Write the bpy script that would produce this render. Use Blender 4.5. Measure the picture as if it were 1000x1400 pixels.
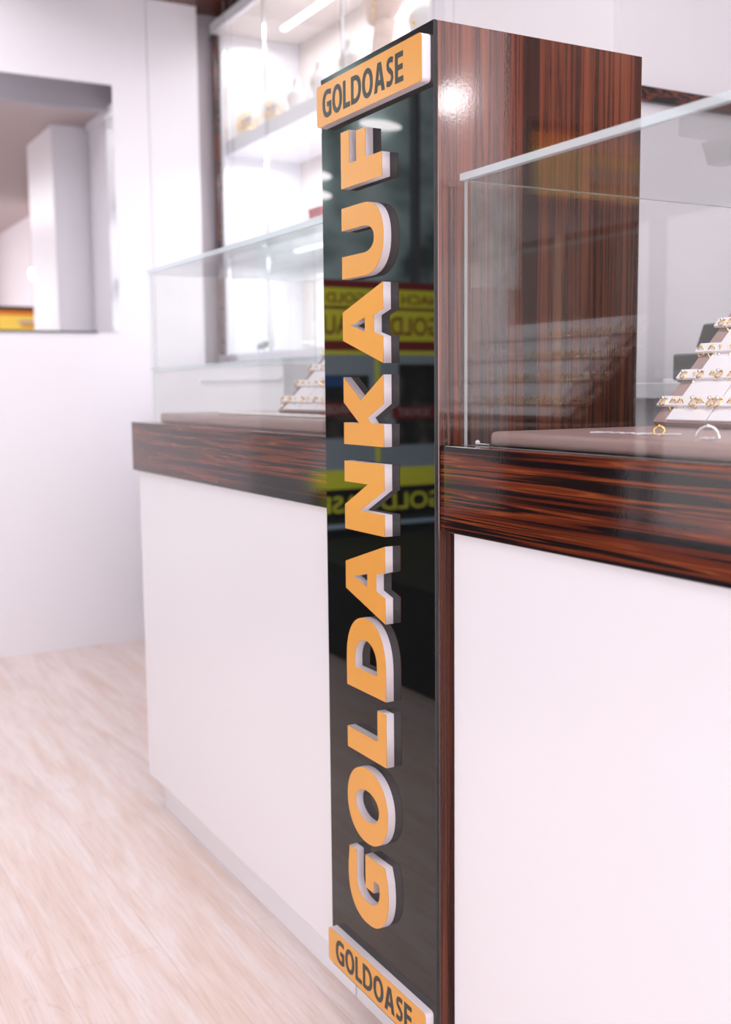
import bpy, bmesh, math, random
from mathutils import Vector, Matrix
random.seed(4)
for o in list(bpy.data.objects): bpy.data.objects.remove(o)
SC = bpy.context.scene
COL = SC.collection
PI = math.pi

# ------------------------------------------------------------------ camera, world, lights, exposure
cam_d = bpy.data.cameras.new('camera'); cam = bpy.data.objects.new('camera', cam_d); COL.objects.link(cam)
Fv = Vector((-0.86841866, 0.48271161, -0.11330723)); Rv = Vector((0.48680778, 0.87345246, -0.00994922))
Uv = Rv.cross(Fv).normalized()
cam.matrix_world = Matrix(((Rv.x, Uv.x, -Fv.x, 1.22993), (Rv.y, Uv.y, -Fv.y, -0.78990), (Rv.z, Uv.z, -Fv.z, 1.02808), (0, 0, 0, 1)))
cam_d.sensor_fit = 'HORIZONTAL'; cam_d.sensor_width = 24.0; cam_d.lens = 24.0 * 1.50097
cam_d.dof.use_dof = True; cam_d.dof.focus_distance = 1.50; cam_d.dof.aperture_fstop = 3.6
cam_d.clip_start = 0.02
SC.camera = cam
vs = SC.view_settings
vs.view_transform = 'Standard'; vs.look = 'None'; vs.gamma = 1.0; vs.use_curve_mapping = False
vs.exposure = -0.15
W = bpy.data.worlds.new('world'); SC.world = W; W.use_nodes = True
W.node_tree.nodes['Background'].inputs[0].default_value = (1.0, 0.95, 1.0, 1)
W.node_tree.nodes['Background'].inputs[1].default_value = 0.6

def area(name, loc, size, power, rot=(0, 0, 0), color=(.975, .962, 1)):
    l = bpy.data.lights.new(name, 'AREA'); l.shape = 'RECTANGLE'; l.size, l.size_y = size; l.energy = power; l.color = color
    o = bpy.data.objects.new(name, l); COL.objects.link(o); o.location = loc; o.rotation_euler = rot
    return o
area('ceiling_fill', (0.9, -1.45, 2.44), (3.4, 1.3), 18)
area('ceiling_fill', (-2.0, -0.62, 2.77), (0.7, 1.1), 27)
area('ceiling_fill', (1.2, 0.05, 2.44), (2.6, 0.5), 30)  # soft fill added to brighten the staff side and cupboard
area('window_daylight', (0.6, -2.42, 1.05), (4.6, 1.5), 5, (PI / 2, 0, PI))
area('side_fill', (3.85, -0.9, 1.35), (2.6, 2.1), 46, (PI / 2, 0, PI / 2))  # unseen fill from the right, added to light the left wall evenly

# ------------------------------------------------------------------ materials
def mat(name, color, rough=0.5, metal=0.0, spec=0.5, emit=None, estr=0.0, coat=0.0, trans=0.0, bump=None, var=0.0):
    m = bpy.data.materials.new(name); m.use_nodes = True
    nt = m.node_tree; b = nt.nodes['Principled BSDF']
    b.inputs['Base Color'].default_value = (*color, 1); b.inputs['Roughness'].default_value = rough
    b.inputs['Metallic'].default_value = metal; b.inputs['Specular IOR Level'].default_value = spec
    b.inputs['Coat Weight'].default_value = coat; b.inputs['Transmission Weight'].default_value = trans
    if emit: b.inputs['Emission Color'].default_value = (*emit, 1); b.inputs['Emission Strength'].default_value = estr
    tc = nt.nodes.new('ShaderNodeTexCoord')
    if var:
        n = nt.nodes.new('ShaderNodeTexNoise'); n.inputs['Scale'].default_value = 9; n.inputs['Detail'].default_value = 3
        r = nt.nodes.new('ShaderNodeValToRGB'); nt.links.new(tc.outputs['Object'], n.inputs['Vector']); nt.links.new(n.outputs[0], r.inputs[0])
        r.color_ramp.elements[0].color = (*[c * (1 - var) for c in color], 1); r.color_ramp.elements[1].color = (*[min(1, c * (1 + var)) for c in color], 1)
        nt.links.new(r.outputs[0], b.inputs['Base Color'])
    if bump:
        n = nt.nodes.new('ShaderNodeTexNoise'); n.inputs['Scale'].default_value = bump[0]; n.inputs['Detail'].default_value = 2
        nt.links.new(tc.outputs['Object'], n.inputs['Vector'])
        bn = nt.nodes.new('ShaderNodeBump'); bn.inputs['Strength'].default_value = bump[1]; bn.inputs['Distance'].default_value = 0.002
        nt.links.new(n.outputs[0], bn.inputs['Height']); nt.links.new(bn.outputs[0], b.inputs['Normal'])
    return m

def wood(name, scale, ramp, rough=0.07, seed=0.0, distort=0.35, bumps=0.06, level=0.5, detail=5, ior=1.5):
    """Striped veneer; scale holds the noise frequency along each axis (small = along the grain)."""
    m = bpy.data.materials.new(name); m.use_nodes = True; nt = m.node_tree; b = nt.nodes['Principled BSDF']
    tc = nt.nodes.new('ShaderNodeTexCoord'); mp = nt.nodes.new('ShaderNodeMapping'); mp.inputs['Scale'].default_value = scale
    mp.inputs['Location'].default_value = (seed, seed * 1.7, seed * .6)
    nt.links.new(tc.outputs['Object'], mp.inputs[0])
    n = nt.nodes.new('ShaderNodeTexNoise'); n.inputs['Scale'].default_value = 1.0; n.inputs['Detail'].default_value = detail; n.inputs['Roughness'].default_value = 0.6; b.inputs['IOR'].default_value = ior
    n.inputs['Distortion'].default_value = distort
    nt.links.new(mp.outputs[0], n.inputs['Vector'])
    r = nt.nodes.new('ShaderNodeValToRGB'); e = r.color_ramp.elements
    e[0].position, e[0].color = ramp[0][0], (*ramp[0][1], 1); e[1].position, e[1].color = ramp[-1][0], (*ramp[-1][1], 1)
    for p, c in ramp[1:-1]:
        k = e.new(p); k.color = (*c, 1)
    nt.links.new(n.outputs[0], r.inputs[0]); nt.links.new(r.outputs[0], b.inputs['Base Color'])
    b.inputs['Roughness'].default_value = rough; b.inputs['Specular IOR Level'].default_value = level
    n2 = nt.nodes.new('ShaderNodeTexNoise'); n2.inputs['Scale'].default_value = 220; nt.links.new(tc.outputs['Object'], n2.inputs['Vector'])
    bn = nt.nodes.new('ShaderNodeBump'); bn.inputs['Strength'].default_value = bumps; bn.inputs['Distance'].default_value = 0.001
    nt.links.new(n2.outputs[0], bn.inputs['Height']); nt.links.new(bn.outputs[0], b.inputs['Normal'])
    return m

MAK = [(.30, (.005, .003, .006)), (.42, (.010, .005, .006)), (.455, (.085, .017, .008)), (.50, (.13, .024, .009)), (.512, (.24, .062, .018)), (.53, (.11, .022, .009)), (.56, (.010, .005, .006)), (.60, (.012, .006, .006)), (.625, (.17, .034, .010)), (.72, (.09, .018, .008))]
MAKV0 = [(.30, (.014, .009, .009)), (.42, (.036, .016, .013)), (.49, (.12, .036, .021)), (.53, (.040, .017, .014)), (.60, (.15, .046, .025)), (.70, (.05, .020, .015))]
MAKV = [(p, tuple(v * 1.5 for v in c)) for p, c in MAKV0]
M = {}
M['makassar_h'] = wood('makassar veneer grain along the band', (.9, 14, 62), MAK, seed=7.3, distort=.2, detail=3, ior=1.6, bumps=.03)
M['makassar_v'] = wood('makassar veneer upright grain', (34, 34, 0.5), MAKV, seed=1.3, distort=.10, rough=.06, detail=4, ior=2.1, bumps=.03)
M['brown_wood'] = wood('dark brown wood', (3, 3, 40), MAK, rough=.25, seed=5)
M['white'] = mat('white lacquer', (.85, .85, .90), .22, spec=.4)
M['wall'] = mat('white wall panel', (.88, .86, .905), .34, spec=.3)
M['wall_matt'] = mat('white wall paint', (.87, .84, .87), .6)
M['grey_wall'] = mat('grey taupe wall', (.52, .47, .50), .6)
M['taupe_ceiling'] = mat('taupe ceiling paint', (.50, .41, .40), .6)
M['grey_beam'] = mat('grey ceiling beam', (.42, .40, .44), .6)
M['gap'] = mat('dark gap', (.03, .02, .02), .6)
M['black_acrylic'] = mat('black gloss acrylic', (.004, .005, .005), .015, spec=.5)
M['acrylic_edge'] = mat('acrylic cut edge', (.035, .035, .038), .35, bump=(160, .6))
M['orange'] = mat('orange satin face', (.78, .37, .075), .22, spec=.45)
M['letter_side'] = mat('white letter side', (.80, .74, .79), .45)
M['lettering'] = mat('dark green grey lettering', (.018, .026, .024), .3)
M['taupe_leather'] = mat('taupe leatherette', (.36, .235, .225), .38, bump=(300, .2))
M['white_card'] = mat('white card', (.84, .80, .85), .5)
M['gold'] = mat('gold', (.95, .62, .22), .18, metal=1)
M['silver'] = mat('silver', (.85, .84, .86), .15, metal=1)
M['chrome'] = mat('chrome', (.8, .82, .85), .12, metal=1)
M['pearl'] = mat('pearl', (.86, .82, .80), .25)
M['skin'] = mat('mannequin skin', (.82, .66, .60), .5)
M['bust'] = mat('white velvet bust', (.84, .80, .80), .7)
M['black_plastic'] = mat('black plastic', (.012, .012, .013), .35)
M['dark_platform'] = mat('dark platform', (.012, .011, .013), .6)
M['mirror'] = mat('mirror', (.90, .89, .90), .012, metal=1)
M['mirror_edge'] = mat('mirror edge', (.05, .09, .09), .2)
M['led'] = mat('led strip', (1, 1, 1), .5, emit=(1, .97, 1), estr=2.0)
M['lamp'] = mat('lamp diffuser', (1, 1, 1), .5, emit=(1, .97, .97), estr=9.0)
M['daylight'] = mat('bright shop front glazing', (1, 1, 1), .5, emit=(1, .96, .99), estr=.95)
M['window_frame'] = mat('grey window frame', (.22, .22, .24), .4)
M['cream_frame'] = mat('cream post', (.80, .68, .52), .4)
M['beige'] = mat('beige cabinet lining', (.84, .77, .74), .5)
M['grey_card'] = mat('grey green card', (.16, .19, .18), .6)

def glass(name, tint=(1, 1, 1)):
    m = bpy.data.materials.new(name); m.use_nodes = True; nt = m.node_tree; nt.nodes.remove(nt.nodes['Principled BSDF'])
    out = nt.nodes['Material Output']; tr = nt.nodes.new('ShaderNodeBsdfTransparent'); tr.inputs[0].default_value = (*tint, 1)
    gl = nt.nodes.new('ShaderNodeBsdfGlossy'); gl.inputs['Roughness'].default_value = 0.008
    fr = nt.nodes.new('ShaderNodeFresnel'); fr.inputs[0].default_value = 1.68
    ge = nt.nodes.new('ShaderNodeNewGeometry'); inv = nt.nodes.new('ShaderNodeMath'); inv.operation = 'SUBTRACT'; inv.inputs[0].default_value = 1
    mu = nt.nodes.new('ShaderNodeMath'); mu.operation = 'MULTIPLY'; mx = nt.nodes.new('ShaderNodeMixShader')
    nt.links.new(ge.outputs['Backfacing'], inv.inputs[1]); nt.links.new(inv.outputs[0], mu.inputs[0]); nt.links.new(fr.outputs[0], mu.inputs[1])
    nt.links.new(mu.outputs[0], mx.inputs[0]); nt.links.new(tr.outputs[0], mx.inputs[1]); nt.links.new(gl.outputs[0], mx.inputs[2])
    nt.links.new(mx.outputs[0], out.inputs[0])
    return m
M['glass'] = glass('clear glass', (.985, .995, .99))
def edge_glass():
    m = bpy.data.materials.new('ground glass edge'); m.use_nodes = True; nt = m.node_tree; b = nt.nodes['Principled BSDF']
    b.inputs['Base Color'].default_value = (.72, .82, .87, 1); b.inputs['Roughness'].default_value = .15
    tr = nt.nodes.new('ShaderNodeBsdfTransparent'); tr.inputs[0].default_value = (.75, .9, .95, 1); mx = nt.nodes.new('ShaderNodeMixShader'); mx.inputs[0].default_value = .72
    nt.links.new(tr.outputs[0], mx.inputs[1]); nt.links.new(b.outputs[0], mx.inputs[2]); nt.links.new(mx.outputs[0], nt.nodes['Material Output'].inputs[0])
    return m
M['glass_edge'] = edge_glass()

def floor_mat():
    m = bpy.data.materials.new('pale oak planks'); m.use_nodes = True; nt = m.node_tree; b = nt.nodes['Principled BSDF']; L = nt.links.new
    tc = nt.nodes.new('ShaderNodeTexCoord')
    def noise(sc, det=5, dist=.5, rough=.6):
        mp = nt.nodes.new('ShaderNodeMapping'); mp.inputs['Scale'].default_value = sc; L(tc.outputs['Object'], mp.inputs[0])
        n = nt.nodes.new('ShaderNodeTexNoise'); n.inputs['Scale'].default_value = 1; n.inputs['Detail'].default_value = det; n.inputs['Distortion'].default_value = dist; n.inputs['Roughness'].default_value = rough
        L(mp.outputs[0], n.inputs['Vector']); return n
    def ramp(src, els):
        r = nt.nodes.new('ShaderNodeValToRGB'); e = r.color_ramp.elements
        e[0].position, e[0].color = els[0][0], (*els[0][1], 1); e[1].position, e[1].color = els[-1][0], (*els[-1][1], 1)
        for p, c in els[1:-1]: e.new(p).color = (*c, 1)
        L(src, r.inputs[0]); return r
    def mul(a, c, f=1):
        x = nt.nodes.new('ShaderNodeMix'); x.data_type = 'RGBA'; x.blend_type = 'MULTIPLY'; x.inputs[0].default_value = f
        L(a, x.inputs[6]); L(c, x.inputs[7]); return x.outputs[2]
    base = ramp(noise((1.5, 14, 1), 5, 1.2).outputs[0], [(.28, (.74, .57, .49)), (.45, (.80, .66, .61)), (.62, (.85, .75, .73))])
    fine = ramp(noise((9, 160, 1), 4, .4).outputs[0], [(.3, (.80, .76, .74)), (.55, (1, 1, 1))])
    knots = ramp(noise((7, 13, 1), 2, 1.5).outputs[0], [(.20, (.80, .72, .66)), (.30, (1, 1, 1))])
    br = nt.nodes.new('ShaderNodeTexBrick'); br.inputs['Scale'].default_value = 1; br.inputs['Brick Width'].default_value = 1.3; br.inputs['Row Height'].default_value = .19
    br.inputs['Mortar Size'].default_value = .0012; br.inputs['Color1'].default_value = (1, 1, 1, 1); br.inputs['Color2'].default_value = (.90, .88, .87, 1); br.inputs['Mortar'].default_value = (.70, .62, .57, 1)
    L(tc.outputs['Object'], br.inputs['Vector'])
    c = mul(base.outputs[0], fine.outputs[0], .55); c = mul(c, knots.outputs[0], .6); c = mul(c, br.outputs[0], .45)
    L(c, b.inputs['Base Color']); b.inputs['Roughness'].default_value = .36; b.inputs['Specular IOR Level'].default_value = .45
    return m
M['floor'] = floor_mat()

def noise_emit(name, cols, scale, strength):
    m = bpy.data.materials.new(name); m.use_nodes = True; nt = m.node_tree; b = nt.nodes['Principled BSDF']
    tc = nt.nodes.new('ShaderNodeTexCoord'); mp = nt.nodes.new('ShaderNodeMapping'); mp.inputs['Scale'].default_value = scale
    n = nt.nodes.new('ShaderNodeTexNoise'); n.inputs['Scale'].default_value = 1; n.inputs['Detail'].default_value = 3
    r = nt.nodes.new('ShaderNodeValToRGB'); e = r.color_ramp.elements
    e[0].position, e[0].color = .35, (*cols[0], 1); e[1].position, e[1].color = .65, (*cols[-1], 1)
    for i, c in enumerate(cols[1:-1]): e.new(.35 + .3 * (i + 1) / (len(cols) - 1)).color = (*c, 1)
    nt.links.new(tc.outputs['Object'], mp.inputs[0]); nt.links.new(mp.outputs[0], n.inputs['Vector']); nt.links.new(n.outputs[0], r.inputs[0])
    nt.links.new(r.outputs[0], b.inputs['Base Color']); nt.links.new(r.outputs[0], b.inputs['Emission Color']); b.inputs['Emission Strength'].default_value = strength
    return m
M['backdrop'] = noise_emit('backlit grey green window film', [(.10, .14, .14), (.50, .66, .66), (.80, .95, .95)], (1, 2.6, 3.2), .72)
M['p_yellow'] = mat('backlit poster yellow', (.6, .6, .04), .5, emit=(.85, .85, .05), estr=1.5)
M['p_red'] = mat('backlit poster dark red', (.25, .02, .02), .5, emit=(.30, .02, .02), estr=1.0)
M['p_black'] = mat('poster black', (.01, .01, .012), .5)
M['p_grey'] = mat('backlit poster grey', (.3, .36, .42), .5, emit=(.42, .52, .60), estr=1.0)
M['p_pic'] = noise_emit('backlit poster picture of dark jewellery', [(.01, .01, .01), (.02, .02, .02), (.16, .14, .12)], (3, 9, 9), .8)
M['p_blue'] = mat('poster blue patch', (.02, .08, .25), .5, emit=(.03, .12, .40), estr=.9)

# ------------------------------------------------------------------ helpers
def new_obj(name, me, parent=None, mats=()):
    o = bpy.data.objects.new(name, me); COL.objects.link(o)
    for m in mats: me.materials.append(m)
    if parent: o.parent = parent
    return o
def tag(o, label=None, cat=None, group=None, kind=None):
    if label: o['label'] = label
    if cat: o['category'] = cat
    if group: o['group'] = group
    if kind: o['kind'] = kind
    return o
def thing(name, loc, label, cat, group=None, rz=0):
    o = bpy.data.objects.new(name, None); COL.objects.link(o); o.location = loc; o.rotation_euler = (0, 0, rz); o.empty_display_size = .05
    return tag(o, label, cat, group)
def add_box(bm, x0, x1, y0, y1, z0, z1, mi=0, bev=0.0, seg=2):
    r = bmesh.ops.create_cube(bm, size=1)
    vs_ = r['verts']
    for v in vs_: v.co = Vector(((x0 + x1) / 2 + v.co.x * (x1 - x0), (y0 + y1) / 2 + v.co.y * (y1 - y0), (z0 + z1) / 2 + v.co.z * (z1 - z0)))
    fs = list({f for v in vs_ for f in v.link_faces})
    for f in fs: f.material_index = mi
    if bev > 0:
        es = list({e for v in vs_ for e in v.link_edges})
        g = bmesh.ops.bevel(bm, geom=es, offset=bev, segments=seg, affect='EDGES', profile=.5)
        for f in g['faces']: f.material_index = mi
    return fs
def finish(bm, name, mats, parent=None, smooth=False):
    bmesh.ops.recalc_face_normals(bm, faces=bm.faces[:])
    if smooth:
        for f in bm.faces: f.smooth = True
    me = bpy.data.meshes.new(name); bm.to_mesh(me); bm.free()
    return new_obj(name, me, parent, mats if isinstance(mats, (list, tuple)) else [mats])
def box(name, b, m, parent=None, bev=0.0, seg=2):
    """b is in the parent's frame (the parent Empties are placed unrotated unless noted)."""
    bm = bmesh.new(); add_box(bm, *b, bev=bev, seg=seg); return finish(bm, name, m, parent)
def rel(b, loc):
    return (b[0] - loc[0], b[1] - loc[0], b[2] - loc[1], b[3] - loc[1], b[4] - loc[2], b[5] - loc[2])
def struct(name, b, m, bev=0.0):
    return tag(box(name, b, m, bev=bev), kind='structure')
def pane(name, b, parent, thin):
    """glass sheet: the two broad faces (across axis `thin`) are glass, the four narrow ones ground edge."""
    bm = bmesh.new(); fs = add_box(bm, *b)
    bmesh.ops.recalc_face_normals(bm, faces=bm.faces[:])
    for f in bm.faces: f.material_index = 0 if (abs(f.normal['xyz'.index(thin)]) > .5 or abs(f.normal.x) > .5) else 1
    return finish(bm, name, [M['glass'], M['glass_edge']], parent)
def lathe(bm, prof, seg=20, center=(0, 0, 0), mi=0, sx=1, sy=1):
    rings = []
    for r, z in prof:
        rings.append([bm.verts.new((center[0] + sx * r * math.cos(2 * PI * k / seg), center[1] + sy * r * math.sin(2 * PI * k / seg), center[2] + z)) for k in range(seg)])
    for a, b in zip(rings, rings[1:]):
        for k in range(seg):
            f = bm.faces.new((a[k], a[(k + 1) % seg], b[(k + 1) % seg], b[k])); f.material_index = mi
    for r in (rings[0], rings[-1]):
        try: f = bm.faces.new(r); f.material_index = mi
        except ValueError: pass
def tube(bm, pts, r, seg=8, closed=False, mi=0):
    pts = [Vector(p) for p in pts]; n = len(pts); rings = []
    for i, p in enumerate(pts):
        a = pts[(i - 1) % n] if (closed or i > 0) else p; b = pts[(i + 1) % n] if (closed or i < n - 1) else p
        t = (b - a).normalized(); u = t.cross(Vector((0.13, .21, .97))); 
        if u.length < .1: u = t.cross(Vector((1, 0, 0)))
        u.normalize(); w = t.cross(u)
        rings.append([bm.verts.new(p + r * (u * math.cos(2 * PI * k / seg) + w * math.sin(2 * PI * k / seg))) for k in range(seg)])
    m_ = n if closed else n - 1
    for i in range(m_):
        a, b = rings[i], rings[(i + 1) % n]
        for k in range(seg):
            f = bm.faces.new((a[k], a[(k + 1) % seg], b[(k + 1) % seg], b[k])); f.material_index = mi
    if not closed:
        for r_ in (rings[0], rings[-1]): bm.faces.new(r_).material_index = mi
def ball(bm, c, r, mi=0, sub=2, s=(1, 1, 1)):
    g = bmesh.ops.create_icosphere(bm, subdivisions=sub, radius=r)
    for v in g['verts']: v.co = Vector((c[0] + v.co.x * s[0], c[1] + v.co.y * s[1], c[2] + v.co.z * s[2]))
    for f in {f for v in g['verts'] for f in v.link_faces}: f.material_index = mi; f.smooth = True

# ------------------------------------------------------------------ letter outlines (cap height 1)
def arc(cx, cy, rx, ry, a0, a1, n=14, e=2.0):
    out = []
    for i in range(n + 1):
        a = math.radians(a0 + (a1 - a0) * i / n); c, s = math.cos(a), math.sin(a)
        out.append((cx + rx * math.copysign(abs(c) ** (2 / e), c), cy + ry * math.copysign(abs(s) ** (2 / e), s)))
    return out
def ribbon(pts, w):
    L_, R_ = [], []
    for i, p in enumerate(pts):
        a = pts[max(i - 1, 0)]; b = pts[min(i + 1, len(pts) - 1)]
        d = Vector((b[0] - a[0], b[1] - a[1])).normalized(); ww = w[i] if isinstance(w, list) else w
        L_.append((p[0] - d.y * ww / 2, p[1] + d.x * ww / 2)); R_.append((p[0] + d.y * ww / 2, p[1] - d.x * ww / 2))
    return L_ + R_[::-1]
def glyph(ch, wt=1.0):
    """returns (width, [outlines]); wt thins the stems for the lettering on the plates"""
    s, h = .275 * wt, .215 * wt
    if ch == 'L': w = .67; return w, [[(0, 0), (w, 0), (w, h), (s, h), (s, 1), (0, 1)]]
    if ch == 'F': w = .67; return w, [[(0, 0), (s, 0), (s, .39), (w * .93, .39), (w * .93, .39 + h), (s, .39 + h), (s, 1 - h), (w, 1 - h), (w, 1), (0, 1)]]
    if ch == 'E': w = .68; return w, [[(0, 0), (w, 0), (w, h), (s, h), (s, .5 - h / 2), (w * .93, .5 - h / 2), (w * .93, .5 + h / 2), (s, .5 + h / 2), (s, 1 - h), (w * .98, 1 - h), (w * .98, 1), (0, 1)]]
    if ch == 'D':
        w = .95
        o = [(0, 0), (.36, 0)] + arc(.36, .5, w - .36, .5, -90, 90, 24, 2.2) + [(.36, 1), (0, 1)]
        i = [(s, h)] + arc(.38, .5, w - .38 - s * 1.02, .5 - h, -90, 90, 20, 2.1) + [(s, 1 - h)]
        return w, [o, i]
    if ch == 'O':
        w = .98; return w, [arc(w / 2, .5, w / 2, .52, 0, 357, 44, 2.12), arc(w / 2, .5, w / 2 - s * 1.05, .52 - h, 0, 356, 36, 2.1)]
    if ch == 'G':
        w = .92; ri, rj = w * .55 - s * 1.05, .52 - h
        o = [(w * .97, .80), (w * .97, .985)] + arc(w * .60, .5, w * .60, .52, 84, 270, 32, 2.3) + [(w * .80, -.005), (w, .06), (w, .56), (w * .52, .56), (w * .52, .56 - h), (w - s, .56 - h), (w - s, .22)]
        i = arc(w * .60, .5, w * .60 - s * 1.05, rj, 275, 90, 26, 2.3)
        return w, [o + i]
    if ch == 'A':
        w = .95; a = .35 * (wt ** .7); f = .315 * wt
        k = (w - a) / 2
        o = [(0, 0), (f, 0), (f + k * .23 * .85, .22), (w - f - k * .23 * .85, .22), (w - f, 0), (w, 0), ((w + a) / 2, 1), ((w - a) / 2, 1)]
        q = .085 / wt ** 1.1; i = [(w / 2 - q, .22 + h), (w / 2 + q, .22 + h), (w / 2, .80)]
        return w, [o, i]
    if ch == 'K':
        w = .87; d = .33 * wt
        return w, [[(0, 0), (s, 0), (s, .30), (s + .07, .39), (w - d - .02, 0), (w, 0), (w - .31, .55), (w - .02, 1), (w - d - .01, 1), (s, .60), (s, 1), (0, 1)]]
    if ch == 'N':
        w = .87; return w, [[(0, 0), (s * .96, 0), (s * .96, .60), (w - .31 * wt, 0), (w, 0), (w, 1), (w - s * .96, 1), (w - s * .96, .40), (.31 * wt, 1), (0, 1)]]
    if ch == 'U':
        w = .87
        o = [(0, 1)] + arc(w / 2, .46, w / 2, .48, 180, 360, 24, 2.3) + [(w, 1), (w - s, 1)] + arc(w / 2, .46, w / 2 - s, .48 - h, 360, 180, 20, 2.2) + [(s, 1)]
        return w, [o]
    if ch == 'S':
        w = .66
        c = [(.60, .86), (.50, .895), (.36, .90), (.22, .87), (.145, .77), (.16, .66), (.27, .57), (.42, .49), (.52, .40), (.535, .27), (.46, .15), (.33, .105), (.18, .11), (.05, .15)]
        return w, [ribbon(c, h * 1.05)]
    raise ValueError(ch)
def smooth_path(c):
    return c
def outline_mesh(name, loops, depth):
    """filled 2-D outlines (with holes) extruded by depth, back at z=0"""
    cu = bpy.data.curves.new(name, 'CURVE'); cu.dimensions = '2D'; cu.fill_mode = 'BOTH'; cu.extrude = depth / 2
    for lp in loops:
        sp = cu.splines.new('POLY'); sp.points.add(len(lp) - 1)
        for q, p in zip(sp.points, lp): q.co = (p[0], p[1], 0, 1)
        sp.use_cyclic_u = True
    o = bpy.data.objects.new('tmp', cu); COL.objects.link(o)
    dg = bpy.context.evaluated_depsgraph_get(); dg.update()
    me = bpy.data.meshes.new_from_object(o.evaluated_get(dg))
    bpy.data.objects.remove(o); bpy.data.curves.remove(cu)
    for v in me.vertices: v.co.z += depth / 2
    me.name = name; me.materials.clear()
    return me
def text_loops(txt, height, xs, gap, wt, cond):
    """one set of outlines for a whole word; xs = start"""
    loops = []; x = xs
    for ch in txt:
        w, ls = glyph(ch, wt)
        for l in ls: loops.append([(x + u * height * cond, v * height) for u, v in l])
        x += w * height * cond + gap
    return loops, x - gap
def font_mesh(name, txt, size, depth=.001):
    cu = bpy.data.curves.new(name, 'FONT'); cu.body = txt; cu.size = size; cu.extrude = depth; cu.offset = size * .012; cu.align_x = 'LEFT'
    o = bpy.data.objects.new('tmp', cu); COL.objects.link(o)
    dg = bpy.context.evaluated_depsgraph_get(); dg.update()
    me = bpy.data.meshes.new_from_object(o.evaluated_get(dg)); bpy.data.objects.remove(o); bpy.data.curves.remove(cu)
    me.materials.clear(); me.name = name
    return me

# ------------------------------------------------------------------ the setting
XL = -3.103
struct('floor', (-3.3, 4.1, -2.6, 1.5, -.05, 0), M['floor'])
w1 = struct('wall_left', (XL - .12, XL, -1.05, .655, 0, 2.9), M['wall'])
struct('wall_left_panel', (XL - .12, XL, .6575, .865, 0, 2.9), M['wall']).name = 'trim_1'
struct('wall_left_recess', (-3.30, -3.185, .865, 1.4, 0, 2.9), M['grey_wall']).name = 'trim_2'
struct('wall_back', (-3.4, 4.1, 1.36, 1.46, 0, 2.9), M['wall_matt'])
struct('wall_right', (4.0, 4.1, -2.6, 1.4, 0, 2.9), M['grey_wall'])
struct('wall_front_lintel', (-3.3, 4.1, -2.6, -2.5, 1.72, 2.9), M['grey_wall']).name = 'wall_front'
struct('ceiling', (-3.4, 4.1, -2.6, 1.4, 2.8, 2.85), M['taupe_ceiling'])
struct('ceiling_lowered', (-1.55, 4.05, -2.5, 1.36, 2.49, 2.56), M['taupe_ceiling']).name = 'ceiling_lower'
struct('trim_3', (-1.60, -1.55, -2.5, 1.36, 2.47, 2.80), M['grey_beam'])
struct('trim_4', (XL - .25, -2.35, .0, 1.36, 2.545, 2.80), M['brown_wood'])      # wooden soffit above the left wall
# glazed shop front on the customer side
wf = thing('window_1', (-2.42, -2.55, 0), None, None); tag(wf, kind='structure')
box('window_glazing', rel((-2.42, 4.0, -2.56, -2.545, .42, 1.72), wf.location), M['daylight'], wf)
box('window_base', rel((-2.42, 4.0, -2.56, -2.50, .0, .42), wf.location), M['white'], wf)
for x in (-2.30, -.9, .5, 1.9, 3.3): box('window_post', rel((x, x + .05, -2.545, -2.49, .0, 1.72), wf.location), M['window_frame'], wf)
struct('wall_front_left', (-3.3, -2.42, -2.6, -2.5, 0, 1.72), M['dark_platform']).name = 'trim_5'
box_post = struct('trim_6', (-2.90, -2.87, -2.50, -2.47, .9, 1.72), M['cream_frame'])
# window with mall behind, beside the left wall
w2 = thing('window_2', (XL - .1, -1.05, 0), None, None); tag(w2, kind='structure')
box('window_film', rel((XL - .12, XL - .10, -2.5, -1.05, 1.50, 2.55), w2.location), M['backdrop'], w2)
box('window_header', rel((XL - .12, XL - .02, -2.5, -1.05, 2.55, 2.8), w2.location), M['grey_wall'], w2)
box('window_frame', rel((XL - .10, XL - .05, -1.95, -1.925, .42, 2.55), w2.location), M['window_frame'], w2)
box('window_spandrel', rel((XL - .12, XL - .02, -2.5, -1.05, .0, .42), w2.location), M['dark_platform'], w2)

# invented glowing opening in the right wall, added as a bright light source
w3 = thing('side_glow_panel', (3.99, -1.0, 0), None, None); tag(w3, kind='structure')
box('window_glazing', rel((3.975, 3.995, -2.2, .2, .3, 2.1), w3.location), M['daylight'], w3)
box('window_frame', rel((3.96, 3.995, -1.03, -.98, .3, 2.1), w3.location), M['window_frame'], w3)

# ------------------------------------------------------------------ counters
BZ, BH = .95, .1155
def counter(x0, x1, label):
    loc = (x0, .0075, 0)
    t = thing('shop_counter', loc, label, 'counter')
    box('front_panel', rel((x0 + .019, x1, .017, .037, .080, BZ - BH), loc), M['white'], t, .0008)
    box('kickboard', rel((x0 + .058, x1, .043, .060, 0, .080), loc), M['white'], t)
    box('end_panel', rel((x0 + .019, x0 + .037, .0371, .58, .080, BZ - BH), loc), M['white'], t)
    box('rear_panel', rel((x0 + .0371, x1, .56, .58, .0, BZ - BH), loc), M['white'], t)
    box('wood_band', rel((x0, x1, .0075, .0270, BZ - BH, BZ), loc), M['makassar_h'], t, .0012)
    box('countertop', rel((x0, x1, .0271, .60, BZ - .03, BZ - .0005), loc), M['taupe_leather'] if x0 < -1 else M['makassar_h'], t)
    return t
counter(-1.3616, -.3195, 'white shop counter with dark striped wood band, left of the black sign')
counter(.0015, 1.75, 'white shop counter with dark striped wood band, right of the black sign')

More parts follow.
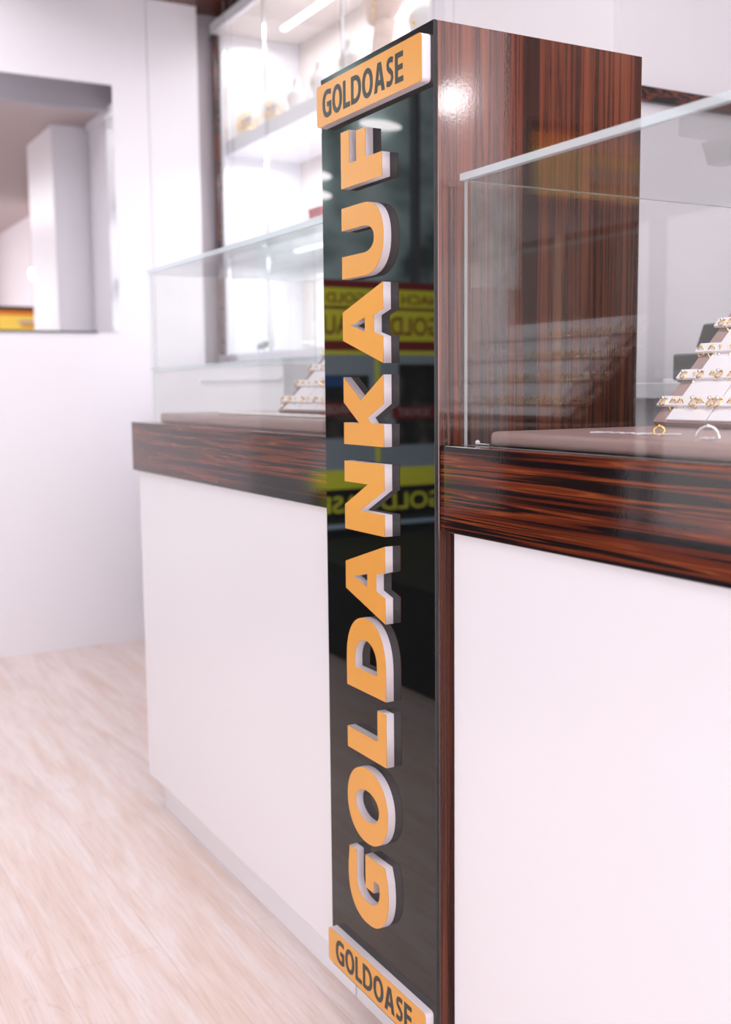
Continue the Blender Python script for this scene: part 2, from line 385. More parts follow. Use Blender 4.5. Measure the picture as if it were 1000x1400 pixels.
# pillar
pl = thing('wooden_pillar', (-.16, .006, 0), 'tall dark striped gloss wood pillar between the two counters', 'pillar')
box('pillar_body', rel((-.3155, -.0005, .0062, .354, .078, 1.4925), pl.location), M['makassar_v'], pl, .0008)
box('pillar_plinth', rel((-.3155, -.0005, .043, .354, 0, .0779), pl.location), M['white'], pl)

# ------------------------------------------------------------------ the vertical sign
sg = thing('vertical_sign', (-.16, 0, .072), 'tall black gloss sign with raised orange letters GOLDANKAUF and two name plates', 'sign')
SL = sg.location
bm = bmesh.new(); add_box(bm, *rel((-.3185, 0, 0, .0058, .072, 1.4925), SL), bev=.0006, seg=1)
bmesh.ops.recalc_face_normals(bm, faces=bm.faces[:])
for f in bm.faces: f.material_index = 0 if f.normal.y < -.9 else 1
finish(bm, 'sign_panel', [M['black_acrylic'], M['acrylic_edge']], sg)
CAP = .119; XB = -.112; D_L = .0122
spans = [('G', .209, .318), ('O', .338, .455), ('L', .474, .554), ('D', .573, .686), ('A', .688, .801), ('N', .815, .918), ('K', .943, 1.045), ('A', 1.061, 1.173), ('U', 1.186, 1.288), ('F', 1.316, 1.396)]
RM = Matrix(((0, -1, 0), (0, 0, -1), (1, 0, 0)))          # local x -> +Z, y -> -X, z -> -Y
for ch, z0, z1 in spans:
    w, ls = glyph(ch); k = (z1 - z0) / w
    loops = [[(u * k, v * CAP) for u, v in l] for l in ls]
    me = outline_mesh('letter', loops, D_L)
    for v in me.vertices: v.co = RM @ v.co
    o = new_obj('letter', me, sg, [M['letter_side']]); o.location = Vector((XB, -.0001, z0)) - SL
    mf = outline_mesh('letter_face', loops, .0009)
    for v in mf.vertices: v.co = RM @ v.co
    f = new_obj('letter_face', mf, o, [M['orange']]); f.location = (0, -D_L - .0001, 0); f['label'] = 'orange face of a raised white letter'
def round_rect(w, h, r):
    pts = []
    for cx, cy, a in ((w - r, r, -90), (w - r, h - r, 0), (r, h - r, 90), (r, r, 180)): pts += arc(cx, cy, r, r, a, a + 90, 5)
    return pts
RP = Matrix(((1, 0, 0), (0, 0, -1), (0, 1, 0)))           # local x -> X, y -> Z, z -> -Y
for pz0, ph, tx in ((1.4165, .0605, .020), (.0905, .0565, .026)):
    px0, pw = -.3055, .2985
    me = outline_mesh('name_plate', [round_rect(pw, ph, .006)], .0128)
    for v in me.vertices: v.co = RP @ v.co
    o = new_obj('name_plate', me, sg, [M['letter_side']]); o.location = Vector((px0, -.0001, pz0)) - SL
    mf = outline_mesh('plate_face', [round_rect(pw, ph, .006)], .0009)
    for v in mf.vertices: v.co = RP @ v.co
    f = new_obj('plate_face', mf, o, [M['orange']]); f.location = (0, -.0129, 0); f['label'] = 'orange face of the name plate'
    H = .0385
    _, e = text_loops('GOLDOASE', H, 0, .0038, .84, .80)
    cond = .80 * (.233 if tx < .024 else .236) / e
    loops, e = text_loops('GOLDOASE', H, 0, .0038, .84, cond)
    mt = outline_mesh('lettering', loops, .0004)
    for v in mt.vertices: v.co = RP @ v.co
    t = new_obj('lettering', mt, o, [M['lettering']]); t.location = (tx, -.01385, (ph - H) / 2); t['label'] = 'dark lettering GOLDOASE'

# ------------------------------------------------------------------ glass display cases on the counters
def glass_case(x0, x1, y0, y1, z1, label):
    t = thing('glass_display_case', (x0, y0, BZ), label, 'display case', 'glass cases on the counters'); loc = t.location; g = .007
    del t['group']
    pane('front_pane', rel((x0, x1, y0, y0 + g, BZ, z1 - .0095), loc), t, 'y')
    pane('side_pane', rel((x0, x0 + g, y0 + g + .0003, y1, BZ, z1 - .0095), loc), t, 'x')
    pane('side_pane', rel((x1 - g, x1, y0 + g + .0003, y1, BZ, z1 - .0095), loc), t, 'x')
    pane('top_pane', rel((x0, x1, y0, y1, z1 - .0090, z1), loc), t, 'z')
    return t
glass_case(-1.2725, -.3225, .0290, .46, 1.3, 'frameless glass display case on the counter left of the black sign')
glass_case(.0165, 1.70, .0290, .59, 1.3, 'frameless glass display case on the counter right of the black sign')

# ------------------------------------------------------------------ jewellery trays and stands in the cases
def tray(x0, x1, y0, y1, z1, label):
    o = box('jewelry_tray', (x0, x1, y0, y1, BZ, z1), M['taupe_leather'], bev=.007, seg=4)
    for f in o.data.polygons: f.use_smooth = True
    return tag(o, label, 'tray')
TL, TR = .9725, .9690
tray(-1.262, -.36, .046, .34, TL, 'long taupe leatherette tray lying in the left glass case')
tray(.062, 1.3, .044, .50, TR, 'long taupe leatherette tray lying in the right glass case')
SLOPE = math.radians(46)
SD = Vector((0, math.cos(SLOPE), math.sin(SLOPE))); SN = Vector((0, -math.sin(SLOPE), math.cos(SLOPE)))
def stand(x0, wd, y0, z0, ln, ledges, label, ledge_over=.005, cards=5, card='white_card', first=.035):
    t = thing('jewelry_stand', (x0, y0, z0), label, 'jewellery stand')
    def slab(name, a, b, s0, s1, n0, n1, m, bev=0.0):
        bm = bmesh.new(); add_box(bm, a, b, s0, s1, n0, n1, bev=bev)
        for v in bm.verts: v.co = Vector((v.co.x, 0, 0)) + SD * v.co.y + SN * v.co.z
        return finish(bm, name, m, t)
    slab('stand_back', 0, wd, .0105, ln, -.010, 0, M['taupe_leather'], .001)
    # prop behind the board
    box('stand_prop', (.02, wd - .02, ln * SD.y + .002, ln * SD.y + .010, .0, ln * SD.z - .012), M['taupe_leather'], t)
    cw = (wd - .034) / cards
    for k in range(cards):
        slab('face_card', (.026 + k * cw), (.026 + (k + 1) * cw - .0022), .013, ln - .004, .0001, .0030, M[card], .0006)
    for k in range(ledges):
        s = first + (ln - first - .01) * k / max(1, ledges - .25)
        slab('card_ledge', -ledge_over, wd + .002, s, s + .017, .0032, .0075, M['white_card'], .0006)
    return t, [first + (ln - first - .01) * k / max(1, ledges - .25) for k in range(ledges)]
def earring_mesh(kind):
    bm = bmesh.new()
    if kind == 0:     # hoop with stud
        tube(bm, [(.0050 * math.cos(a), -.0012, -.0055 + .0062 * math.sin(a)) for a in [2 * PI * i / 16 for i in range(16)]], .0008, 6, True, 0)
        ball(bm, (0, -.0014, .0008), .0017, 1, 1)
    elif kind == 1:   # ring with stone
        tube(bm, [(.0042 * math.cos(a), -.001 + .003 * math.sin(a), -.002 + .0036 * math.sin(a)) for a in [2 * PI * i / 16 for i in range(16)]], .0009, 6, True, 0)
        ball(bm, (0, -.002, .0022), .0024, 1, 1)
    else:             # drop
        ball(bm, (0, -.0015, 0), .0016, 0, 1); tube(bm, [(0, -.0015, -.001), (0, -.002, -.008)], .0005, 6, False, 0); ball(bm, (0, -.0025, -.0095), .0022, 1, 1)
    me = bpy.data.meshes.new('earring'); bm.to_mesh(me); bm.free()
    me.materials.append(M['gold']); me.materials.append(M['silver'] if kind else M['gold'])
    return me
EM = [earring_mesh(k) for k in range(3)]
ORD = ['first', 'second', 'third', 'fourth', 'fifth', 'sixth', 'seventh', 'eighth', 'ninth', 'tenth', 'eleventh', 'twelfth', 'thirteenth', 'fourteenth', 'fifteenth']
ROW = ['lowest', 'second lowest', 'third lowest', 'top']
def put_earrings(t, ledge_s, xs, label, group):
    for row, s in enumerate(ledge_s):
        for n, x in enumerate(xs):
            k = random.choice([0, 1, 1, 2, 0])
            o = bpy.data.objects.new('earring', EM[k]); COL.objects.link(o)
            p = t.location + Vector((x + random.uniform(-.002, .002), 0, 0)) + SD * (s + .008) + SN * .0090
            o.location = p; o.rotation_euler = (0, 0, random.uniform(-.25, .25)); sc = random.uniform(1.15, 1.45); o.scale = (sc, sc, sc)
            tag(o, label % (ROW[row], ORD[n]), 'earring', group)
s1, l1 = stand(.098, .40, .285, TR, .235, 4, 'sloped white earring stand with taupe edge in the right glass case')
put_earrings(s1, l1, [.006 + .0165 * i + (.004 if i % 2 else 0) for i in range(14)], 'gold earring on the %s ledge in the right case, %s from the left end', 'earrings on the stand in the right case')
s2, l2 = stand(-.875, .40, .165, TL, .210, 4, 'sloped white jewellery stand with taupe edge in the left glass case', first=.030)
put_earrings(s2, l2, [.004 + .030 * i for i in range(9)], 'gold earring on the %s ledge in the left case, %s from the left end', 'earrings on the stand in the left case')
s3, l3 = stand(.10, .62, .475 + .02, BZ, .15, 4, 'grey faced earring stand with white ledges behind the white stand', card='grey_card', first=.02)

# small pieces lying on the right tray
def ring_with_tag(name, loc, label, rz, size=.010, lay=True, tag_len=.04, m='gold'):
    t = thing(name, loc, label, 'ring', None, rz)
    bm = bmesh.new(); tube(bm, [(size * math.cos(a), 0, size * math.sin(a) + .001) for a in [math.radians(-30 + 240 * i / 20) for i in range(21)]] if not lay else [(size * math.cos(a), .35 * size * math.sin(a), size * .8 + size * .8 * math.sin(a)) for a in [2 * PI * i / 22 for i in range(22)]], .0014, 8, lay)
    ball(bm, (0, 0, size * (1.7 if lay else 1.1)), .0026, 0, 1)
    finish(bm, 'ring_band', M[m], t, True)
    bm = bmesh.new(); n = 10
    for i in range(n):
        x = -tag_len / 2 + tag_len * i / n
        add_box(bm, x, x + tag_len / n + .0002, -.004, .004, .0006 + .0012 * abs(math.sin(i * .6)), .0014 + .0012 * abs(math.sin(i * .6)))
    finish(bm, 'price_tag', M['white_card'], t)
    return t
ring_with_tag('gold_ring', (.292, .118, TR + .0004), 'gold ring with white price tag on the right tray', .5, .0062, True, .050)
ring_with_tag('silver_ring', (.397, .085, TR + .0004), 'pale arched ring standing on the right tray', .35, .013, False, .016, 'silver')
bm = bmesh.new()
for i in range(9):
    add_box(bm, -.036 + i * .008, -.0278 + i * .008, -.0030, .0030, .0008 + .0006 * (i % 2), .0018 + .0006 * (i % 2))
add_box(bm, -.048, -.037, -.006, .006, .0005, .0022)
o = finish(bm, 'folded_price_tag', M['white_card']); o.location = (.238, .115, TR); o.rotation_euler = (0, 0, .15)
tag(o, 'long white folded price tag on the right tray, left of the gold ring', 'price tag')
bm = bmesh.new(); ball(bm, (0, 0, .0036), .0034, 0, 2); tube(bm, [(0, 0, .002), (.012, .004, .0016), (.022, .002, .0016)], .0008, 6)
o = finish(bm, 'ear_stud', M['pearl']); o.location = (.036, .044, BZ); tag(o, 'tiny pearl stud on the countertop at the corner of the right glass case', 'ear stud')

# pearl strands on the left tray
def pearl_strand(x0, x1, y, label):
    bm = bmesh.new(); n = int((x1 - x0) / .0062)
    for i in range(n):
        g = bmesh.ops.create_icosphere(bm, subdivisions=1, radius=.0033)
        for v in g['verts']: v.co += Vector((x0 + i * .0062, y + .0015 * math.sin(i * .9), TL + .0034))
    o = finish(bm, 'pearl_necklace', M['pearl'], None, True); tag(o, label, 'necklace')
pearl_strand(-.98, -.42, .085, 'white pearl strand on the left tray, nearest the front glass')
pearl_strand(-.96, -.44, .102, 'white pearl strand on the left tray, second from the front glass')
pearl_strand(-.95, -.46, .119, 'white pearl strand on the left tray, nearest the sloped stand')

# ------------------------------------------------------------------ mirror on the left wall
mr = thing('wall_mirror', (XL, .29, 1.252), 'large frameless mirror on the white wall at the far left', 'mirror')
box('mirror_glass', rel((XL + .0002, XL + .006, -.22, .508, 1.256, 2.197), mr.location), M['mirror'], mr)
box('mirror_edge', rel((XL + .0002, XL + .007, -.22, .42, 1.2495, 1.2558), mr.location), M['mirror_edge'], mr)

# ------------------------------------------------------------------ tall lit display cabinet on the back wall
CX0, CX1, CY = -3.135, -1.50, .95
dc = thing('display_cabinet', (CX0, CY, 0), 'tall brightly lit white display cabinet with glass doors behind the left counter', 'display cabinet')
L0 = dc.location
box('back_panel', rel((CX0 + .02, CX1, 1.325, 1.345, 1.14, 2.46), L0), M['beige'], dc)
box('side_panel', rel((CX0 + .001, CX0 + .019, CY + .02, 1.345, 1.14, 2.46), L0), M['white'], dc)
box('side_panel', rel((CX1 + .0002, CX1 + .02, CY, 1.345, 1.14, 2.46), L0), M['white'], dc)
so = box('wood_side', rel((CX0 - .022, CX0, CY, 1.345, .0, 2.455), L0), M['brown_wood'], dc); so['label'] = 'brown wooden outer side'
box('base_unit', rel((CX0, CX1 + .36, CY, 1.345, 0, 1.139), L0), M['white'], dc)
box('base_trim', rel((CX0, CX1 + .02, CY - .012, CY - .0005, 1.135, 1.165), L0), M['chrome'], dc)
box('top_trim', rel((CX0, CX1 + .36, CY - .016, CY - .0005, 2.455, 2.495), L0), M['white'], dc)
box('top_panel', rel((CX0, CX1 + .36, CY, 1.345, 2.461, 2.50), L0), M['beige'], dc)
box('end_door', rel((CX1 + .021, CX1 + .36, CY + .002, CY + .02, 1.14, 2.46), L0), M['white'], dc)
SH = [2.03, 1.62]
for z in SH:
    box('shelf', rel((CX0 + .02, CX1, CY + .03, 1.324, z - .055, z), L0), M['white'], dc)
for z, y in ((2.36, 1.02), (1.962, 1.06), (1.552, 1.06)):
    lo = box('led_strip', rel((-2.64, CX1 - .05, y, y + .022, z - .012, z), L0), M['led'], dc); lo['label'] = 'glowing white light strip'
def cab_light(z):
    a = area('cabinet_light', ((CX0 + CX1) / 2, 1.12, z), (1.5, .15), 5.4)
for z in (2.43, 1.945, 1.535): cab_light(z)
for x0, x1, y in ((CX0 + .02, -2.60, CY - .006), (-2.62, -2.02, CY - .016), (-2.03, CX1, CY - .006)):
    pane('glass_door', rel((x0, x1, y, y + .005, 1.167, 2.62 if y > .94 else 2.46), L0), dc, 'y')
for x in (-2.975, -2.592, -1.985):
    box('door_rail', rel((x - .003, x + .003, CY - .024, CY - .017, 1.167, 2.62), L0), M['chrome'], dc)
# lock on the rail
bm = bmesh.new(); lathe(bm, [(0.001, 0), (.016, 0), (.016, .012), (.001, .012)], 16)
for v in bm.verts: v.co = Vector((v.co.x, -v.co.z, v.co.y))
o = finish(bm, 'lock', M['black_plastic'], dc); o.location = Vector((-3.08, CY - .02, 2.425)) - L0

# items in the cabinet
def scale_last(t, k):
    t.scale = (k, k, k)
def bangle_stand(x, y, z, label, r=.024, n=3, m='gold'):
    t = thing('bangle_stand', (x, y, z), label, 'bangle stand', 'bangle stands in the lit cabinet')
    del t['group']
    bm = bmesh.new(); lathe(bm, [(.028, 0), (.028, .006), (.008, .012), (.006, .05), (.001, .05)], 18); finish(bm, 'stand_base', M['bust'], t, True)
    bm = bmesh.new(); tube(bm, [(-.035, 0, .052), (.035, 0, .052)], .008, 10); finish(bm, 'stand_bar', M['bust'], t, True)
    for k in range(n):
        bm = bmesh.new(); xx = -.025 + .05 * k / max(1, n - 1)
        tube(bm, [(xx, r * math.cos(a), .044 + r * math.sin(a)) for a in [2 * PI * i / 24 for i in range(24)]], .0018, 8, True)
        finish(bm, 'bangle', M[m], t, True)
    return t
for x, y, d in ((-3.06, 1.06, 'in the far left corner of the upper shelf'), (-2.965, 1.02, 'second from the left on the upper shelf'), (-2.86, 1.08, 'third from the left on the upper shelf'), (-2.745, 1.03, 'beside the taupe jewellery board on the upper shelf')):
    scale_last(bangle_stand(x, y, SH[0], ('gold' if x < -2.7 else 'silver') + ' bangles on a white stand, ' + d, m='gold' if x < -2.7 else 'silver'), 1.35)
def necklace_bust(x, y, z, s, label, rz=0.0, chain='gold'):
    t = thing('necklace_bust', (x, y, z), label, 'necklace bust', None, rz)
    bm = bmesh.new()
    prof = [(.050, 0), (.060, .006), (.055, .02), (.062, .06), (.078, .10), (.088, .13), (.080, .150), (.052, .168), (.034, .185), (.030, .215), (.032, .235), (.001, .238)]
    lathe(bm, [(r * s, h * s) for r, h in prof], 24, sy=.62); finish(bm, 'bust_body', M['bust'], t, True)
    bm = bmesh.new(); pts = []
    for i in range(25):
        a = PI * (i / 24) + PI; pts.append((.050 * s * math.cos(a), -.050 * s + .022 * s * abs(math.cos(a)), .165 * s + .055 * s * math.sin(a)))
    tube(bm, pts, .0018 * s, 6); ball(bm, (0, -.054 * s, .105 * s), .007 * s, 0, 2); finish(bm, 'necklace', M[chain], t, True)
    return t
necklace_bust(-2.615, 1.07, SH[0], .62, 'small white necklace bust in front of the taupe board on the upper shelf')
necklace_bust(-2.46, 1.10, SH[0], .60, 'low white bust with silver necklace, right of the small taupe board', chain='silver')
necklace_bust(-2.35, 1.03, SH[0], .55, 'low white bust with gold necklace, left of the mannequin head')
necklace_bust(-1.955, 1.18, SH[0], .50, 'white bust with silver necklace behind the mannequin head', chain='silver')
necklace_bust(-1.745, 1.10, SH[0], .95, 'large white necklace bust at the right end of the upper shelf')
necklace_bust(-2.235, 1.06, SH[0], .52, 'white bust with silver chain beside the mannequin head', chain='silver')
necklace_bust(-2.11, 1.02, SH[0], .60, 'white bust with gold necklace in front of the mannequin chin')
# taupe board
bm = bmesh.new(); add_box(bm, -.055, .055, 0, .012, 0, .17, bev=.002)
for v in bm.verts: v.co.y += v.co.z * .30
o = finish(bm, 'jewelry_board', M['taupe_leather']); o.location = (-2.61, 1.15, SH[0]); tag(o, 'small taupe leaning jewellery board on the upper cabinet shelf', 'jewellery board')
bm = bmesh.new(); add_box(bm, -.10, .10, -.04, .04, 0, .016, bev=.002)
o = finish(bm, 'jewelry_plinth', M['skin']); o.location = (-2.68, 1.20, SH[0]); tag(o, 'flat beige plinth behind the bangles on the upper shelf', 'display plinth')
# mannequin head
def mannequin(x, y, z, rz):
    t = thing('mannequin_head', (x, y, z), 'beige mannequin head with gold drop earring on the upper shelf', 'mannequin head', None, rz)
    bm = bmesh.new(); bmesh.ops.create_icosphere(bm, subdivisions=4, radius=1)
    for v in bm.verts:                       # face looks along -X
        X, Y, Z = v.co
        sx, sy, sz = .098, .075, .118
        jaw = max(0, -Z)
        x_, y_, z_ = X * sx, Y * sy * (1 - .34 * jaw ** 1.5), Z * sz
        if X < 0: x_ *= 1 - .10 * jaw
        else: x_ *= 1 - .42 * jaw
        d = math.exp(-((Y / .16) ** 2))
        if X < -.3:
            x_ -= .024 * d * math.exp(-(((Z + .06) / .16) ** 2)) * (1 if Z < .25 else .5)      # nose
            x_ -= .009 * math.exp(-((Y / .3) ** 2)) * math.exp(-(((Z + .42) / .07) ** 2))       # lips
            x_ -= .016 * math.exp(-((Y / .35) ** 2)) * math.exp(-(((Z + .78) / .16) ** 2))      # chin
            for e in (-.38, .38): x_ += .010 * math.exp(-(((Y - e) / .14) ** 2)) * math.exp(-(((Z - .10) / .10) ** 2))
        v.co = Vector((x_, y_, z_ + .315))
    finish(bm, 'head', M['skin'], t, True)
    bm = bmesh.new(); lathe(bm, [(.075, 0), (.070, .012), (.056, .05), (.050, .11), (.050, .17), (.052, .235)], 24, (.022, 0, 0), sy=.92); finish(bm, 'neck', M['skin'], t, True)
    for s in (-1, 1):
        bm = bmesh.new(); tube(bm, [(.012 + .017 * math.cos(a), s * .073, .315 + .030 * math.sin(a)) for a in [math.radians(20 + 300 * i / 16) for i in range(17)]], .0055, 8); ball(bm, (.010, s * .071, .314), .014, 0, 2, (1, .4, 1.5)); finish(bm, 'ear', M['skin'], t, True)
        bm = bmesh.new(); ball(bm, (.004, s * .080, .282), .007, 0, 2); tube(bm, [(.004, s * .081, .28), (.004, s * .081, .225)], .002, 6); ball(bm, (.004, s * .081, .22), .006, 0, 2); finish(bm, 'earring', M['gold'], t, True)
    bm = bmesh.new(); bmesh.ops.create_icosphere(bm, subdivisions=3, radius=1)
    for v in bm.verts: v.co = Vector((v.co.x * .094 + .036, v.co.y * .080, v.co.z * .085 + .375))
    finish(bm, 'hair_cap', M['bust'], t, True)
    return t
mh = mannequin(-1.95, 1.03, SH[0], math.radians(18)); mh.scale = (.68, .68, .68); mh.rotation_euler = (0, math.radians(8), math.radians(30))
# middle shelf
bm = bmesh.new(); add_box(bm, -.05, .05, -.03, .03, 0, .05, bev=.002); add_box(bm, -.052, .052, -.032, .032, .036, .053, bev=.002)
o = finish(bm, 'jewelry_box', mat('dark red box', (.35, .06, .07), .5)); o.location = (-2.40, 1.06, SH[1]); tag(o, 'small dark red jewellery box on the middle cabinet shelf', 'box')
for x, d in ((-2.95, 'leftmost on the middle shelf'), (-2.75, 'second from the left on the middle shelf'), (-2.55, 'beside the dark red box')):
    bm = bmesh.new(); add_box(bm, -.07, .07, -.045, .045, 0, .012, bev=.002); 
    for k in range(3):
        tube(bm, [(-.04 + .04 * k + .014 * math.cos(a), .014 * math.sin(a), .015) for a in [2 * PI * i / 14 for i in range(14)]], .0022, 6, True)
    o = finish(bm, 'ring_pad', M['bust']); o.location = (x, 1.06, SH[1]); tag(o, 'flat white ring pad, ' + d, 'ring pad')
# bottom shelf: crystal stoppers and a little stand
def crystal(x, y, r, label):
    bm = bmesh.new(); ball(bm, (0, 0, r * 1.9), r, 0, 1)
    for f in bm.faces: f.smooth = False
    lathe(bm, [(r * .9, 0), (r * .9, r * .5), (r * .3, r * .8), (r * .3, r * 1.1)], 12)
    o = finish(bm, 'crystal_ornament', M['chrome']); o.location = (x, y, 1.14); tag(o, label, 'crystal ornament')
crystal(-2.86, 1.04, .030, 'silvery crystal ball ornament on the bottom cabinet shelf, nearest the door rail')
crystal(-2.96, 1.06, .028, 'silvery crystal ball ornament on the bottom cabinet shelf, farther left')
bangle_stand(-2.56, 1.08, 1.14, 'silver rings on a small white stand on the bottom shelf', .016, 2, 'silver')

# tall white cupboard right of the display cabinet
tc_ = thing('tall_cupboard', (-1.12, .75, 0), 'tall white gloss cupboard behind the wooden pillar', 'cupboard'); L1 = tc_.location
box('cupboard_body', rel((-1.12, -.512, .772, 1.35, 0, 2.488), L1), M['wall'], tc_)
for a, b in ((-1.12, -1.081), (-1.079, -.512)): box('door', rel((a, b - .002, .752, .7715, .02, 2.486), L1), M['wall'], tc_, .001)
st_ = box('wood_trim', rel((-.5118, -.500, .755, 1.34, 1.597, 1.626), L1), M['makassar_h'], tc_); st_['label'] = 'dark wooden trim strip on the cupboard side'
# white low cabinet behind the left counter
lc = thing('low_cabinet', (-2.70, .5, 0), 'low white cabinet with glass top behind the left counter', 'cabinet'); L2 = lc.location
box('cabinet_body', rel((-2.70, -1.56, .505, .80, 0, 1.095), L2), M['white'], lc, .001)
pane('glass_top', rel((-2.705, -1.555, .50, .805, 1.0955, 1.106), L2), lc, 'z')
lb = box('top_rail', rel((-2.20, -1.57, .499, .5045, 1.050, 1.058), L2), M['chrome'], lc)

# rear worktop with a payment terminal and printer behind the right case
rc = thing('rear_worktop', (-.42, .72, 0), 'white staff worktop behind the right glass case', 'worktop'); L3 = rc.location
box('worktop', rel((-.46, .9, .70, 1.10, 1.0, 1.03), L3), M['white'], rc, .002); box('worktop_panel', rel((-.44, .88, .74, 1.08, 0, .999), L3), M['white'], rc)
pt = thing('cash_terminal', (-.315, .84, 1.0305), 'black cash terminal with tilted screen behind the right glass case', 'cash terminal')
box('terminal_base', (-.055, .14, -.05, .08, 0, .055), M['black_plastic'], pt, .004)
bm = bmesh.new(); add_box(bm, -.035, .16, -.012, .03, .066, .112, bev=.003)
for v in bm.verts: v.co.x += (v.co.z - .06) * .4
finish(bm, 'terminal_screen', M['black_plastic'], pt)
bm = bmesh.new(); add_box(bm, -.02, .02, -.01, .01, .0, .008, bev=.002); o = finish(bm, 'card_slip', M['white_card']); o.location = (-.375, .80, 1.0305)
tag(o, 'small pale box left of the black cash terminal', 'box')

# ------------------------------------------------------------------ things seen only as reflections
# unseen dark cupboard at the back right, added to keep the pillar's reflection dark
rw = thing('reflection_cupboard', (.46, 1.19, 0), 'added dark wooden cupboard at the back right, darkening the pillar reflection', 'cupboard'); 
box('cupboard_body', (-.3, 1.0, .02, .165, 0, 2.45), M['brown_wood'], rw); box('door', (-.298, .348, .0, .0195, .02, 2.44), M['brown_wood'], rw, .001); box('door', (.352, .998, .0, .0195, .02, 2.44), M['brown_wood'], rw, .001)
# advertising display reflected low in the mirror
ad = thing('advertising_display', (.9, 1.0, 1.0305), 'black framed yellow and orange advertising display seen in the mirror', 'advertising display')
ad.location = (.84, .90, 1.0305)
box('display_foot', (-.05, .05, -.10, .10, 0, .015), M['black_plastic'], ad); box('display_post', (-.012, .012, -.02, .02, .015, .39), M['black_plastic'], ad)
box('display_frame', (-.016, .016, -.20, .20, .39, .60), M['black_plastic'], ad, .003)
box('display_face', (-.0185, -.0165, -.19, .175, .43, .57), mat('yellow display face', (.85, .6, .1), .4, emit=(.95, .62, .10), estr=.7), ad)
box('display_banner', (-.0205, -.0187, -.19, .175, .535, .57), mat('orange banner', (.7, .2, .03), .4, emit=(.8, .25, .03), estr=.5), ad)
box('display_line', (-.0205, -.0187, -.05, .16, .48, .50), M['white_card'], ad); box('display_line', (-.0205, -.0187, -.03, .16, .455, .468), M['p_red'], ad)
ad.location = (.84, .985, 1.0305)
# backlit poster in the side window, mirrored in the black panel
po = thing('advertising_poster', (XL, -1.35, .42), 'yellow, red and black gold buying poster reflected in the black sign panel', 'poster')
def pbox(name, y0, y1, z0, z1, m, d=0):
    return box(name, (-.04 + d, -.035 + d, y0 + 1.35, y1 + 1.35, z0 - .42, z1 - .42), m, po)
P0, P1 = -2.045, -1.36
pbox('poster_sheet', P0, P1, .43, 1.50, M['p_grey'])
for y0, y1, z0, z1, m in ((P0, P1, 1.465, 1.50, 'p_red'), (P0, P1, 1.385, 1.4645, 'p_yellow'), (P0, P1, 1.372, 1.3845, 'p_red'), (P0, P1, 1.235, 1.3715, 'p_yellow'), (P0, P1, 1.190, 1.2345, 'p_red'), (P0, P1, 1.172, 1.1895, 'p_yellow'),
                          (P0, P1, .57, .655, 'p_yellow'), (P0, P1, .43, .5695, 'p_black')):
    pbox('poster_band', y0, y1, z0, z1, M[m], .0052)
pbox('poster_picture', -2.04, -1.82, .90, 1.13, M['p_pic'], .0052); pbox('poster_picture', -2.04, -1.80, .76, .8995, M['p_pic'], .0052); pbox('poster_picture', -1.66, -1.365, .80, 1.08, M['p_pic'], .0052)
pbox('poster_band', -2.02, -1.78, .88, .935, M['p_red'], .0075); pbox('poster_band', -1.62, -1.35, .90, .96, M['p_red'], .0075); pbox('poster_picture', -1.56, -1.42, 1.03, 1.075, M['p_blue'], .0075)
pbox('poster_divider', -1.715, -1.695, .66, 1.17, M['p_yellow'], .0052)
def ptext(txt, y0, z0, width, size, m):
    me = font_mesh('poster_lettering', txt, size, .0004)
    xs = [v.co.x for v in me.vertices]; k = width / (max(xs) - min(xs)); x0 = min(xs)
    for v in me.vertices:
        u, w, d = (v.co.x - x0) * k, v.co.y, v.co.z
        v.co = Vector((-.024 + d, y0 + 1.35 + u, z0 - .42 + w))
    new_obj('poster_lettering', me, po, [m])
ptext('NACH DEM GOLD ZU GELD', -2.03, 1.40, .90, .062, M['p_red'])
ptext('GOLDANKAUF', -2.04, 1.262, .66, .115, M['p_red'])
ptext('SOFORT', -1.98, .893, .17, .045, M['white_card']); ptext('BARGELD', -1.60, .912, .23, .05, M['white_card'])
ptext('GOLDOASE', -2.06, .465, .66, .105, M['p_yellow'])
lt = box('light_bar', (XL - .03, XL - .005, -2.045, -1.12, .395, .412), mat('bluish light bar', (.4, .5, .6), .4, emit=(.35, .5, .65), estr=1.3)); tag(lt, 'bluish light bar under the poster reflected in the black sign', 'light bar')
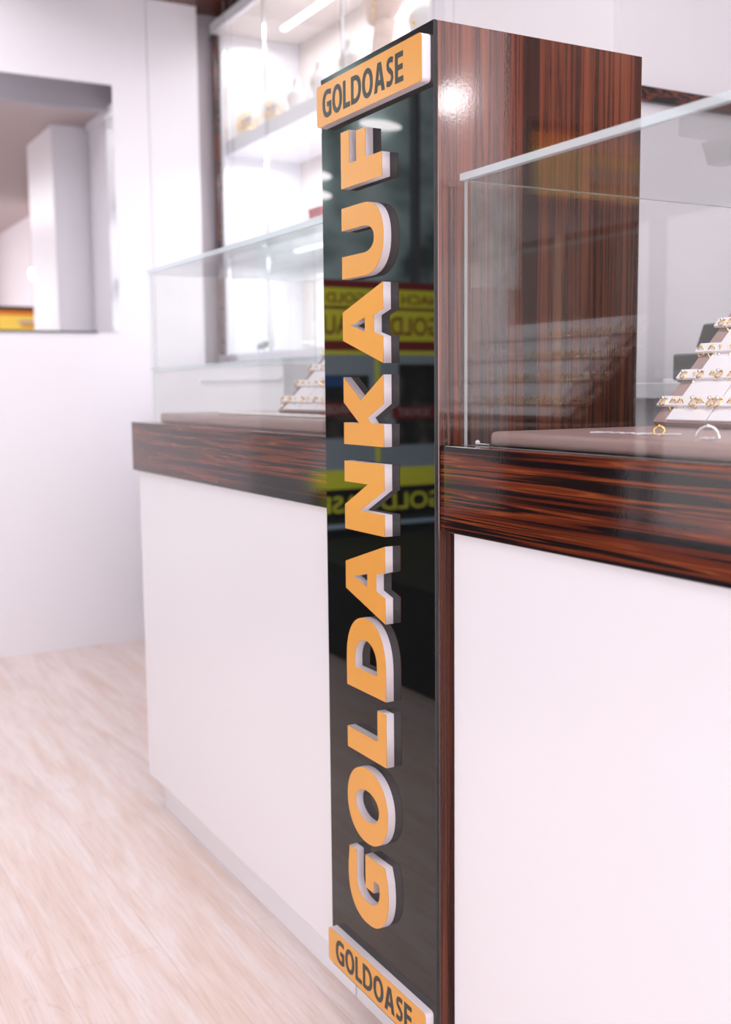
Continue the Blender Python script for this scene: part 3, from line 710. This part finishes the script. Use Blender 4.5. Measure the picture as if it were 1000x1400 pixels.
# lamps outside that show as streaks in the black panel
for y0, y1, z, d in ((-1.80, -1.55, 2.36, 'topmost of the four'), (-1.86, -1.64, 2.19, 'second from the top'), (-1.50, -1.30, 1.945, 'left, above the other'), (-1.50, -1.28, 1.862, 'left, below the other')):
    bm = bmesh.new(); ball(bm, (0, 0, 0), 1, 0, 3)
    for v in bm.verts: v.co = Vector((v.co.x * .012, v.co.y * (y1 - y0) / 2, v.co.z * (.05 if z > 2.3 else .022)))
    o = finish(bm, 'wall_light', M['lamp'], None, True); o.location = (XL - .06, (y0 + y1) / 2, z); tag(o, 'oblong white lamp reflected in the black sign, ' + d, 'lamp')
o = box('display_platform', (XL + .003, -1.35, -2.45, -1.11, 0, .36), M['dark_platform'], bev=.004); tag(o, 'low black platform in front of the poster window, reflected in the sign', 'platform')
# recessed ceiling spots
for i, (x, y, z) in enumerate(((.4, -.6, 2.49), (1.5, -.6, 2.49), (.4, -1.7, 2.49), (1.5, -1.7, 2.49), (-.8, -.7, 2.49), (2.6, .3, 2.49), (1.2, .75, 2.49), (-2.0, -.9, 2.8), (-1.9, .2, 2.8), (-2.7, .244, 2.545))):
    z = {(-2.7, .244): 2.545}.get((x, y), z)
    t = thing('ceiling_spot', (x, y, z), 'round recessed ceiling spot above the sales floor', 'ceiling light', 'recessed ceiling spots')
    bm = bmesh.new(); lathe(bm, [(.048, -.001), (.062, -.001), (.062, -.008), (.048, -.008)], 24); finish(bm, 'spot_ring', M['white'], t, True)
    bm = bmesh.new(); lathe(bm, [(.001, -.006), (.047, -.006), (.047, -.001), (.001, -.001)], 24); finish(bm, 'spot_lens', M['lamp'], t)

bm = bmesh.new(); add_box(bm, -.42, .42, -.03, .03, -.035, 0, bev=.004)
o = finish(bm, 'linear_ceiling_light', M['lamp']); o.location = (-1.98, -.62, 2.80); tag(o, 'long white linear ceiling light in the raised ceiling', 'ceiling light')
bm = bmesh.new(); ball(bm, (0, 0, 0), .07, 0, 3, (1, .5, .7)); o = finish(bm, 'cupboard_lamp', M['lamp'], None, True); o.location = (1.95, 1.315, 1.98); tag(o, 'small oval wall lamp on the back wall right of the wooden cupboard', 'lamp')
